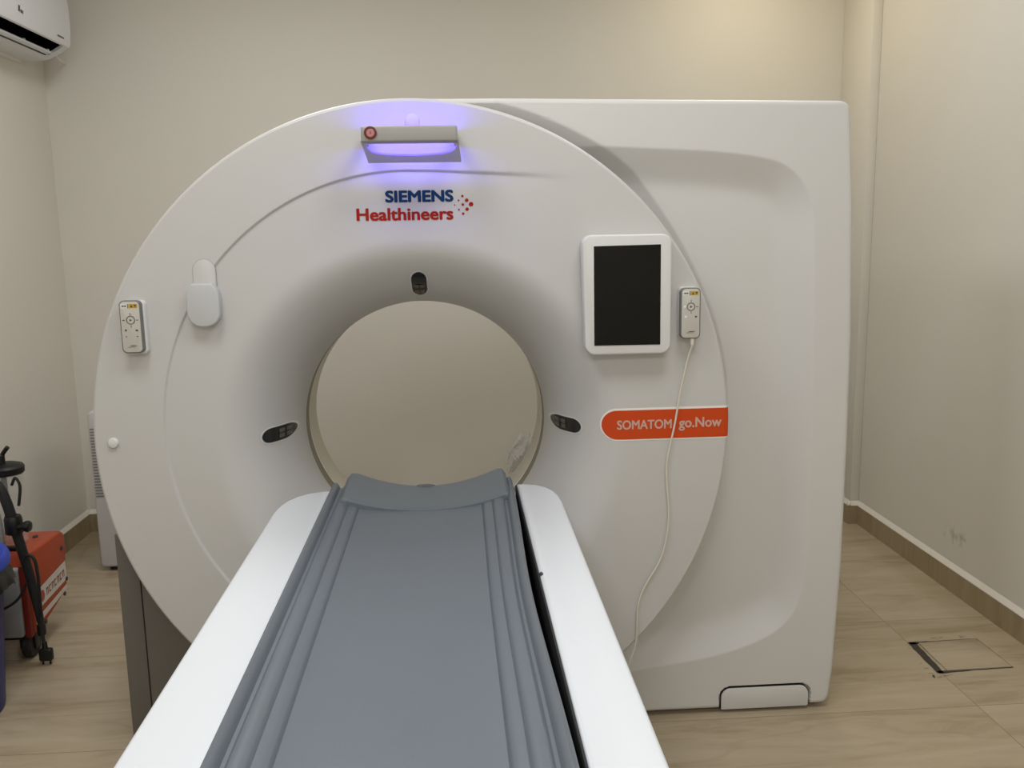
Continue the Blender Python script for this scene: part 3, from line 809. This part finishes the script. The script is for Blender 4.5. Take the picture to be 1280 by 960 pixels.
# raised head end that carries on past the covers
hx0, hx1 = -0.3045, 0.1290
hm, hw = (hx0+hx1)/2, (hx1-hx0)/2
nu, nv = 49, 26
V = []; F = []
def head_z(u, v):
    near = float(np.interp(abs(hm+u*hw-XC), [a for a, b in half[:20]], [b for a, b in half[:20]]))+0.0045
    near = 0.7400+0.038*abs(u)**2.1
    far = 0.7405+0.053*abs(u)**2.0
    z_ = near+(far-near)*v
    e = 1-abs(u); z_ -= 0.010*max(0, 1-e/0.03)**2
    return z_
vv = list(np.linspace(0, 1, nv))
for iv, v in enumerate(vv):
    for iu in range(nu):
        u = -1+2*iu/(nu-1)
        yfar = 2.452-0.05*max(0, (abs(u)-.86)/.14)**2.2
        ynear = 2.232+0.012*max(0, (abs(u)-.86)/.14)**2
        taper = 1-0.012*v
        V.append((hm+u*hw*taper, ynear+(yfar-ynear)*v, head_z(u, v)-(0.004 if iv == 0 else 0)-0.008*max(0, (v-.95)/.05)**2))
for iv in range(nv-1):
    for iu in range(nu-1):
        F.append((iv*nu+iu, iv*nu+iu+1, (iv+1)*nu+iu+1, (iv+1)*nu+iu))
bd = [iu for iu in range(nu)]+[iv*nu+nu-1 for iv in range(1, nv)]+[(nv-1)*nu+iu for iu in range(nu-2, -1, -1)]+[iv*nu for iv in range(nv-2, 0, -1)]
b0 = len(V)
for i in bd:
    x_, y_, z_ = V[i]; V.append((x_+(x_-hm)*0.012, y_+(0.004 if y_ > 2.34 else 0), z_-0.012))
b1 = len(V)
for i in bd:
    x_, y_, z_ = V[i]; V.append((x_, y_, 0.70))
nb = len(bd)
for q in range(nb):
    F.append((bd[q], b0+q, b0+(q+1) % nb, bd[(q+1) % nb])); F.append((b0+q, b1+q, b1+(q+1) % nb, b0+(q+1) % nb))
grid_obj('head_rest', V, F, M['vinyl2'], tb, angle=50, label='concave raised head end')
bm = bmesh.new()
for pts in ([(-0.122, 2.446, .7392), (-0.108, 2.440, .7440), (-0.094, 2.438, .7450)], [(-0.094, 2.438, .7450), (-0.080, 2.441, .7438), (-0.068, 2.447, .7392)], [(-0.104, 2.434, .7442), (-0.09, 2.431, .7446), (-0.078, 2.434, .7442)]):
    add_tube(bm, pts, 0.0016, 6, 4)
obj('pull_mark', bm, M['vinyl'], tb)
bm = bmesh.new()
add_lathe(bm, [(.004, 0), (.004, .003), (.002, .005), (.0003, .0052)], (0.1605, 1.732, 0.7495), 'z', 12)
obj('screw_head', bm, M['print'], tb)

# ------------------------------------------------------------------ air conditioner on the left wall
ac = thing('air_conditioner', 'white split air conditioner high on the left wall', 'air conditioner', (XL, 3.78, 2.19))
Y0, Y1 = 3.33, 4.205
def wallp(d): return XL+d
front = [(0, 2.190), (.09, 2.193), (.118, 2.199), (.132, 2.206)]
slot = [(.128, 2.212), (.085, 2.232), (.095, 2.268), (.150, 2.272), (.190, 2.250)]
shellp = [(.198, 2.244), (.206, 2.247), (.2115, 2.262), (.2165, 2.31), (.218, 2.36), (.2165, 2.42), (.210, 2.465), (.19, 2.492), (.15, 2.503), (0, 2.503)]
def ac_prism(bm, pr, y0, y1, bev=0):
    # outline (x,z) swept along y
    add_prism(bm, [(wallp(d), z_) for d, z_ in pr], 'y', y0, y1, bev, 3, both=bev > 0)
bm = bmesh.new()
ac_prism(bm, front+slot+shellp, Y0+.04, Y1-.045)
endp = front+[(.165, 2.222), (.19, 2.238)]+shellp
ac_prism(bm, endp, Y1-.045, Y1, 0.0); ac_prism(bm, endp, Y0, Y0+.04, 0.0)
obj('casing', bm, M['acwhite'], ac, angle=30)
bm = bmesh.new(); ac_prism(bm, [(.126, 2.2135), (.0865, 2.2325), (.0965, 2.2665), (.150, 2.2705), (.188, 2.2495)], Y0+.041, Y1-.046)
b2 = bm; 
obj('outlet', b2, M['void'], ac, angle=0, label='dark air outlet')
bm = bmesh.new()
ac_prism(bm, [(.126, 2.204), (.132, 2.2068), (.150, 2.2085), (.160, 2.2115), (.161, 2.2145), (.149, 2.2120), (.131, 2.2105)], Y0+.05, Y1-.075)
fl = obj('flap', bm, M['tablewhite'], ac)
for yy in (3.62, 3.90, 4.118):
    bm = bmesh.new(); add_box(bm, wallp(.135), wallp(.155), yy-.006, yy+.006, 2.2125, 2.226, .003, 2)
    obj('pivot', bm, M['acwhite'], fl)
bm = bmesh.new(); ac_prism(bm, [(.112, 2.2175), (.114, 2.2205), (.150, 2.2225), (.150, 2.2195)], Y0+.05, Y1-.09)
obj('vane', bm, M['acgrey'], ac)
bm = bmesh.new(); add_box(bm, wallp(.127), wallp(.1345), Y0+.05, Y1-.07, 2.2035, 2.2075)
obj('flap_gap', bm, M['black'], ac, angle=0)
bm = bmesh.new(); add_box(bm, XL, XL+.02, Y0+.1, 4.16, 2.178, 2.192)
obj('mounting_rail', bm, M['skirt_cap'], ac, angle=0)
# small marks on the front panel
def ac_mark(bm, y0, y1, z0, z1, d):
    vs = [bm.verts.new((wallp(d(z_))+.0008, y_, z_)) for y_, z_ in ((y0, z0), (y1, z0), (y1, z1), (y0, z1))]; bm.faces.new(vs)
dz_ = lambda z_: np.interp(z_, [2.244, 2.247, 2.262, 2.31, 2.36, 2.42], [.198, .206, .2115, .2165, .218, .2165])
bm = bmesh.new()
ac_mark(bm, 3.728, 3.742, 2.290, 2.312, dz_); ac_mark(bm, 3.746, 3.757, 2.288, 2.300, dz_); ac_mark(bm, 3.760, 3.768, 2.287, 2.299, dz_)
obj('print_marks', bm, M['print'], ac, angle=0, label='small grey emblem')
bm = bmesh.new()
for i in range(6): ac_mark(bm, 4.075+i*.011, 4.083+i*.011, 2.2685, 2.2755, dz_)
obj('print_marks', bm, M['print'], ac, angle=0, label='tiny line of grey print')
bm = bmesh.new(); ac_mark(bm, 4.168, 4.178, 2.355, 2.380, dz_)
obj('sticker', bm, M['stripeborder'], ac, angle=0, label='small white sticker')
bm = bmesh.new(); add_tube(bm, [(wallp(.155), Y1-.02, 2.212), (wallp(.13), Y1+.08, 2.211), (wallp(.11), YB-.05, 2.216), (wallp(.10), YB-.001, 2.220)], .003, 8, 6)
obj('drain_tube', bm, M['skirt_cap'], ac)

# ------------------------------------------------------------------ white appliance standing behind the gantry
pu = thing('dehumidifier', 'white floor appliance with side grille, half hidden behind the scanner', 'dehumidifier', (-1.38, 3.98, 0))
bm = bmesh.new()
add_prism(bm, rrect(-1.567, -1.20, 0.018, 0.715, .03, 6, (.018, .018, .03, .03)), 'y', 3.85, 4.12, .012, 3, both=True)
obj('body', bm, M['purifier'], pu)
bm = bmesh.new()
for i in range(24):
    zz = 0.338+i*.0128; add_box(bm, -1.5575, -1.36, 3.8475, 3.856, zz, zz+.0055)  # dark strips stand for the shade in the louvre grooves
obj('grille', bm, M['groove_shade'], pu, angle=0, label='grille grooves, their shade painted as dark strips')
for a in (-1.52, -1.25):
    for b_ in (3.89, 4.07):
        bm = bmesh.new(); add_lathe(bm, [(.022, 0), (.022, .012), (.018, .02)], (a, b_, 0), 'z', 16)
        obj('foot', bm, M['black'], pu)

# ------------------------------------------------------------------ orange suction machine on castors
sm = thing('suction_machine', 'orange wheeled suction machine with clear jar and black hoses by left wall', 'medical machine', (-1.63, 3.17, 0))
bm = bmesh.new()
# body: side outline (y,z), sloping underside
side = [(3.025, .100), (3.020, .30), (3.030, .355), (3.050, .381), (3.29, .374), (3.312, .360), (3.318, .33), (3.300, .165), (3.285, .145), (3.05, .085)]
add_prism(bm, side, 'x', -1.470, -1.775, .010, 3, both=True)
obj('body', bm, M['machine'], sm, angle=40)
bm = bmesh.new(); add_prism(bm, rrect(-1.770, -1.500, .09, .335, .012), 'y', 3.003, 3.03, .004, 2)
pn = obj('front_panel', bm, M['panelgrey'], sm)
bm = bmesh.new(); add_box(bm, -1.500, -1.476, 3.008, 3.03, .085, .345, .006, 2)
obj('edge_trim', bm, M['machinered'], sm)
# striped label along the side: white band with print, thin white band below
def on_side(bm, y0, y1, za0, za1, zb0, zb1, off):
    vs = [bm.verts.new((-1.4698+off, y_, z_)) for y_, z_ in ((y0, za0), (y1, zb0), (y1, zb1), (y0, za1))]; bm.faces.new(vs)
bm = bmesh.new()
on_side(bm, 3.035, 3.296, .165, .232, .186, .258, .0006); on_side(bm, 3.035, 3.296, .117, .142, .152, .169, .0006)
obj('side_label', bm, M['labelwhite'], sm, angle=0, label='white label band with red print')
bm = bmesh.new()
cy, cz = 3.095, .203
bm.faces.new([bm.verts.new((-1.4684, cy+.018*math.cos(t), cz+.021*math.sin(t))) for t in np.linspace(0, 2*PI, 24, endpoint=False)])
for i in range(7):
    y_ = 3.128+i*.0225; zc_ = .2015+.085*(y_-3.095)
    on_side(bm, y_, y_+.005, zc_-.013, zc_+.013, zc_-.013, zc_+.013, .0012)
    on_side(bm, y_, y_+.016, zc_+.008, zc_+.013, zc_+.009, zc_+.014, .0012)
    if i % 2: on_side(bm, y_, y_+.015, zc_-.013, zc_-.008, zc_-.012, zc_-.007, .0012)
    else: on_side(bm, y_+.011, y_+.016, zc_-.012, zc_+.013, zc_-.012, zc_+.013, .0012)
obj('label_print', bm, M['fadedred'], sm, angle=0, label='faded red print')
for y_, z_ in ((3.278, .312), (3.292, .188), (3.10, .105), (3.265, .140)):
    bm = bmesh.new(); add_lathe(bm, [(.008, 0), (.008, .004), (.003, .006)], (-1.4705, y_, z_), 'x', 12)
    obj('bolt', bm, M['print'], sm)
for x_, y_ in ((-1.60, 3.10), (-1.53, 3.22)):
    bm = bmesh.new(); add_lathe(bm, [(.010, -.002), (.009, .003), (.003, .005)], (x_, y_, .379), 'z', 12)
    obj('bolt', bm, M['print'], sm)
# castors
for (x_, y_) in ((-1.505, 3.055), (-1.745, 3.055), (-1.600, 3.215), (-1.715, 3.215)):
    bm = bmesh.new(); add_lathe(bm, [(.022, -.016), (.040, -.016), (.045, -.010), (.045, .010), (.040, .016), (.022, .016)], (x_, y_, .0455), 'x', 28)
    c_ = obj('castor', bm, M['blackrubber'], sm)
    bm = bmesh.new(); add_box(bm, x_-.030, x_-.020, y_-.02, y_+.02, .03, .10, .004, 2); add_box(bm, x_+.019, x_+.024, y_-.018, y_+.018, .03, .10, .004, 2); add_box(bm, x_-.030, x_+.024, y_-.02, y_+.02, .088, .12, .003, 2)
    obj('fork', bm, M['black'], c_)
bm = bmesh.new(); add_tube(bm, [(-1.73, 3.04, .075), (-1.52, 3.04, .075)], .007, 8, 0)
obj('axle', bm, M['black'], sm)
# jars on top (one clear with black lid in view, the next one further left)
for (x_, y_) in ((-1.572, 3.155), (-1.695, 3.155)):
    bm = bmesh.new(); add_lathe(bm, [(.046, .378), (.048, .385), (.050, .63), (.050, .640), (.048, .640), (.046, .39), (.02, .385)], (x_, y_, 0), 'z', 36, cap=False)
    j = obj('jar', bm, M['jar'], sm, label='clear suction jar')
    bm = bmesh.new(); add_lathe(bm, [(.053, .632), (.057, .637), (.058, .655), (.053, .663), (.030, .671), (.015, .673), (.0005, .674)], (x_, y_, 0), 'z', 36)
    obj('lid', bm, M['black'], j)
    bm = bmesh.new(); add_lathe(bm, [(.014, .667), (.014, .700), (.010, .704), (.0005, .705)], (x_-.010, y_-.01, 0), 'z', 16)
    add_tube(bm, [(x_-.010, y_-.01, .693), (x_+.008, y_-.012, .716), (x_+.020, y_-.014, .729)], .0075, 10, 3)
    obj('valve', bm, M['black'], j)
    bm = bmesh.new(); add_tube(bm, [(x_-.012, y_, .66), (x_-.012, y_, .42)], .010, 10, 0)
    obj('inner_float', bm, M['print'], j)
# jar rack plate, yellow tube and dark pump block under the jars
bm = bmesh.new(); add_box(bm, -1.735, -1.575, 3.05, 3.10, .379, .455, .006, 2); add_box(bm, -1.585, -1.505, 3.060, 3.085, .379, .395, .004, 2)
obj('pump_block', bm, M['black'], sm)
bm = bmesh.new(); add_tube(bm, [(-1.565, 3.05, .385), (-1.562, 3.045, .44), (-1.56, 3.06, .50)], .004, 8, 4)
obj('tube', bm, M['yellow'], sm, label='thin yellow tube')
# black hose that loops over from the left and hangs down to the power plug
bm = bmesh.new()
add_tube(bm, [(-1.66, 2.975, .640), (-1.60, 2.965, .668), (-1.545, 2.962, .672), (-1.505, 2.962, .640), (-1.488, 2.965, .58), (-1.476, 2.972, .50), (-1.464, 2.978, .42), (-1.452, 2.985, .33), (-1.443, 2.990, .24), (-1.437, 2.993, .17), (-1.434, 2.994, .115)], .014, 12, 6, radii=[.010, .011, .012, .014, .0165, .0165, .0155, .015, .014, .012, .009])
hs = obj('hose', bm, M['blackrubber'], sm, label='thick black hanging hose')
bm = bmesh.new(); add_tube(bm, [(-1.474, 2.962, .50), (-1.455, 2.955, .50), (-1.435, 2.952, .502)], .008, 10, 3); add_lathe(bm, [(.004, -.012), (.016, -.010), (.019, -.002), (.019, .006), (.016, .010), (.004, .012)], (-1.425, 2.952, .503), 'x', 10)
add_lathe(bm, [(.026, -.03), (.028, -.026), (.028, .020), (.024, .03)], (-1.477, 2.971, .505), 'z', 20)
obj('clamp_knob', bm, M['black'], hs)
bm = bmesh.new(); add_tube(bm, [(-1.462, 2.968, .375), (-1.438, 2.962, .40), (-1.418, 2.960, .385), (-1.413, 2.962, .33), (-1.419, 2.970, .25), (-1.425, 2.978, .17), (-1.428, 2.981, .105), (-1.4265, 2.982, .075)], .0055, 8, 6)
add_tube(bm, [(-1.455, 2.972, .30), (-1.50, 2.975, .235), (-1.58, 2.97, .195), (-1.66, 2.975, .18)], .0045, 8, 6)
add_tube(bm, [(-1.468, 2.970, .64), (-1.452, 2.965, .665), (-1.440, 2.965, .635), (-1.452, 2.968, .57)], .005, 8, 6)
cb = obj('power_cord', bm, M['blackrubber'], sm, label='black power cord')
bm = bmesh.new(); add_lathe(bm, [(.013, -.018), (.014, -.01), (.014, .016), (.010, .022)], (-1.433, 2.988, .125), 'z', 14)
obj('cord_clip', bm, M['black'], cb)
bm = bmesh.new()
add_tube(bm, [(-1.4265, 2.982, .080), (-1.4255, 2.982, .055)], .009, 10, 0)
add_box(bm, -1.447, -1.403, 2.972, 2.996, .014, .058, .007, 3)
for a, b_ in ((-1.437, .000), (-1.413, .000)): add_box(bm, a-.003, a+.003, 2.981, 2.985, .001, .016)
obj('plug', bm, M['black'], cb)
# pale corrugated hose on the left of the jar
bm = bmesh.new()
pts = [(-1.575, 2.985, .62), (-1.545, 2.98, .60), (-1.53, 2.98, .54), (-1.525, 2.98, .47), (-1.535, 2.98, .40)]
P = catmull(pts, 14); R_ = [0.0085+0.0016*(i % 2) for i in range(len(P))]
add_tube(bm, [tuple(p) for p in P], .009, 10, 0, radii=R_)
obj('hose', bm, M['hose'], sm, label='grey corrugated hose')
# round knob on the grey panel
bm = bmesh.new(); add_lathe(bm, [(.024, .004), (.024, -.010), (.018, -.016), (.0005, -.017)], (-1.585, 3.003, .245), 'y', 18)
obj('knob', bm, M['black'], sm)
bm = bmesh.new(); add_lathe(bm, [(.020, .004), (.020, -.008), (.0005, -.010)], (-1.615, 3.003, .27), 'y', 18)
obj('knob', bm, M['black'], sm)

# ------------------------------------------------------------------ blue bin at the left edge
bn = thing('waste_bin', 'blue plastic waste bin with black liner at left edge', 'bin', (-1.598, 2.66, 0))
cx, cy = -1.598, 2.66
bm = bmesh.new()
add_lathe(bm, [(.165, 0), (.170, .004), (.173, .02), (.206, .448), (.206, .452), (.202, .452), (.168, .02), (.0005, .012)], (cx, cy, 0), 'z', 48)
obj('bucket', bm, M['binblue'], bn)
bm = bmesh.new()
add_lathe(bm, [(.206, .455), (.224, .457), (.230, .465), (.228, .485), (.221, .495), (.208, .492), (.196, .513), (.182, .518), (.172, .512), (.187, .485), (.194, .455)], (cx, cy, 0), 'z', 48, cap=False)
obj('rim', bm, M['binlid'], bn, label='bright blue rim')
# liner folded over the edge, ragged hem
bm = bmesh.new(); n = 96; rnd = random.Random(3)
hem = [rnd.uniform(.375, .425) for _ in range(n)]; flare_ = [rnd.uniform(.008, .036) for _ in range(n)]
hem = [(hem[i-1]+hem[i]*2+hem[(i+1) % n])/4 for i in range(n)]; flare_ = [(flare_[i-1]+flare_[i]*2+flare_[(i+1) % n])/4 for i in range(n)]
lp = []
for lev in range(6):
    L_ = []
    for i in range(n):
        a = 2*PI*i/n; t = lev/5
        wob = .004*math.sin(a*17+lev*.7)*t
        r_ = .2095+.006*math.sin(t*PI)+t*flare_[i]+wob; zz = .459*(1-t)+hem[i]*t
        L_.append(bm.verts.new((cx+r_*math.cos(a), cy+r_*math.sin(a), zz)))
    lp.append(L_)
inner = [bm.verts.new((cx+.190*math.cos(2*PI*i/n), cy+.190*math.sin(2*PI*i/n), .40)) for i in range(n)]
for a_, b_ in zip([inner]+lp, lp):
    for i in range(n): bm.faces.new((a_[i], a_[(i+1) % n], b_[(i+1) % n], b_[i]))
obj('liner', bm, M['binbag'], bn, angle=70, label='black liner folded over the rim')

# ------------------------------------------------------------------ floor hatch
ht = thing('floor_hatch', 'loose square stone hatch with dark open joint in the floor by right wall', 'floor hatch', (1.665, 2.74, 0))
bm = bmesh.new(); rnd = random.Random(5)
def strip(pts, w0, w1):
    L_, R_ = [], []
    n = len(pts)
    for i, (a, b) in enumerate(pts):
        t = i/(n-1); w = (w0+(w1-w0)*t)*(0.93+.14*rnd.random())
        p0 = pts[max(0, i-1)]; p1 = pts[min(n-1, i+1)]; dx, dy = p1[0]-p0[0], p1[1]-p0[1]; l = math.hypot(dx, dy)
        L_.append(bm.verts.new((a-dy/l*w, b+dx/l*w, .0012))); R_.append(bm.verts.new((a+dy/l*w, b-dx/l*w, .0012)))
    for i in range(n-1): bm.faces.new((L_[i], R_[i], R_[i+1], L_[i+1]))
def seg(a, b, n=10): return [(a[0]+(b[0]-a[0])*i/n+rnd.uniform(-.001, .001), a[1]+(b[1]-a[1])*i/n+rnd.uniform(-.001, .001)) for i in range(n+1)]
TL, BL, TR, BR_ = (1.556, 2.838), (1.540, 2.634), (1.790, 2.850), (1.790, 2.640)
strip(seg((1.553, 2.846), (1.539, 2.628), 14), .0135, .0115)
strip(seg((1.545, 2.841), (1.625, 2.846), 8), .010, .004); strip(seg((1.625, 2.846), (1.79, 2.852), 10), .0025, .0030)
strip(seg((1.532, 2.634), (1.64, 2.638), 8), .009, .004); strip(seg((1.64, 2.638), (1.79, 2.642), 10), .0022, .0022)
strip(seg((1.79, 2.855), (1.79, 2.640), 10), .0016, .0016)
for _ in range(40):
    a = rnd.choice([(rnd.uniform(1.51, 1.82), 2.868+rnd.uniform(-.006, .012)), (1.52+rnd.uniform(-.02, .006), rnd.uniform(2.62, 2.88)), (rnd.uniform(1.50, 1.58), 2.610+rnd.uniform(-.012, .006)), (rnd.uniform(1.58, 1.66), rnd.uniform(2.80, 2.83))])
    q = rnd.uniform(.0015, .004); al = rnd.choice((0.0, 0.0, 1.45)); bm.faces.new([bm.verts.new((a[0]+q*3.2*math.cos(t)*math.cos(al)-q*.3*math.sin(t)*math.sin(al), a[1]+q*3.2*math.cos(t)*math.sin(al)+q*.3*math.sin(t)*math.cos(al), .0011)) for t in np.linspace(0, 2*PI, 9, endpoint=False)])
obj('joint', bm, M['gap'], ht, angle=0, label='dark dirty open joint')
bm = bmesh.new()
add_prism(bm, [(1.566, 2.640), (1.787, 2.644), (1.787, 2.848), (1.573, 2.836)], 'z', .0045, .0004, .0012, 2)
obj('lid', bm, M['lidtile'], ht, label='square stone lid')

# ------------------------------------------------------------------ clear plastic bag hanging on the back wall
rnd = random.Random(11)
bm = bmesh.new(); nu, nv = 18, 22; G = []
for j in range(nv):
    t = j/(nv-1); row = []
    w = .035+.05*math.sin(min(1, t*1.25)*PI*.62)
    for i in range(nu):
        u = -1+2*i/(nu-1)
        bulge = .035*(1-u*u)*math.sin(PI*min(1, .15+t*.85))+.010*math.sin(u*9+t*11)+rnd.uniform(-.004, .004)
        row.append(bm.verts.new((.345+u*w-.02*t+rnd.uniform(-.003, .003), YB-.006-max(.0, bulge+.012), .425-.20*t+rnd.uniform(-.003, .003)+.012*math.sin(u*6))))
    G.append(row)
for j in range(nv-1):
    for i in range(nu-1): bm.faces.new((G[j][i], G[j][i+1], G[j+1][i+1], G[j+1][i]))
bag = obj('hanging_bag', bm, M['film'], angle=20)
tag(bag, 'crumpled clear plastic bag on the back wall, seen through the bore', 'plastic bag')

# ------------------------------------------------------------------ lamps on the ceiling, some added as unseen fill
def lamp(name, x, y, sx_, sy_, power, col, z=ZC-.012):
    l = bpy.data.lights.new(name, 'AREA'); l.shape = 'RECTANGLE'; l.size = sx_; l.size_y = sy_
    l.energy = power; l.color = col
    o = bpy.data.objects.new(name, l); COL.objects.link(o); o.location = (x, y, z)
    return o
LC = (.98, .99, 1.0)
lamp('ceiling_area_light', -0.70, 1.42, .6, .6, 14, LC)
lamp('ceiling_area_light', 0.60, 1.42, .6, .6, 14, LC)
lamp('ceiling_area_light', -0.70, -1.3, .6, .6, 22, LC)  # unseen pair added behind the camera to even out the room light
lamp('ceiling_area_light', 0.60, -1.3, .6, .6, 22, LC)
lamp('ceiling_area_light', -0.70, 3.0, .6, .6, 14, LC)  # unseen fill lamp, added to lighten the wall behind the gantry
lamp('ceiling_area_light', 1.10, 3.0, .6, .6, 7, LC)
lamp('ceiling_spot_light', 1.35, 3.9, .25, .25, 4.0, (1.0, .86, .60))

w = bpy.data.worlds.new('world'); SC.world = w; w.use_nodes = True
w.node_tree.nodes['Background'].inputs[0].default_value = (0.9, 0.88, 0.82, 1); w.node_tree.nodes['Background'].inputs[1].default_value = 0.02
vs = SC.view_settings
vs.view_transform = 'Standard'; vs.look = 'None'; vs.gamma = 1; vs.exposure = 0.0; vs.use_curve_mapping = False
SC.display_settings.display_device = 'sRGB'
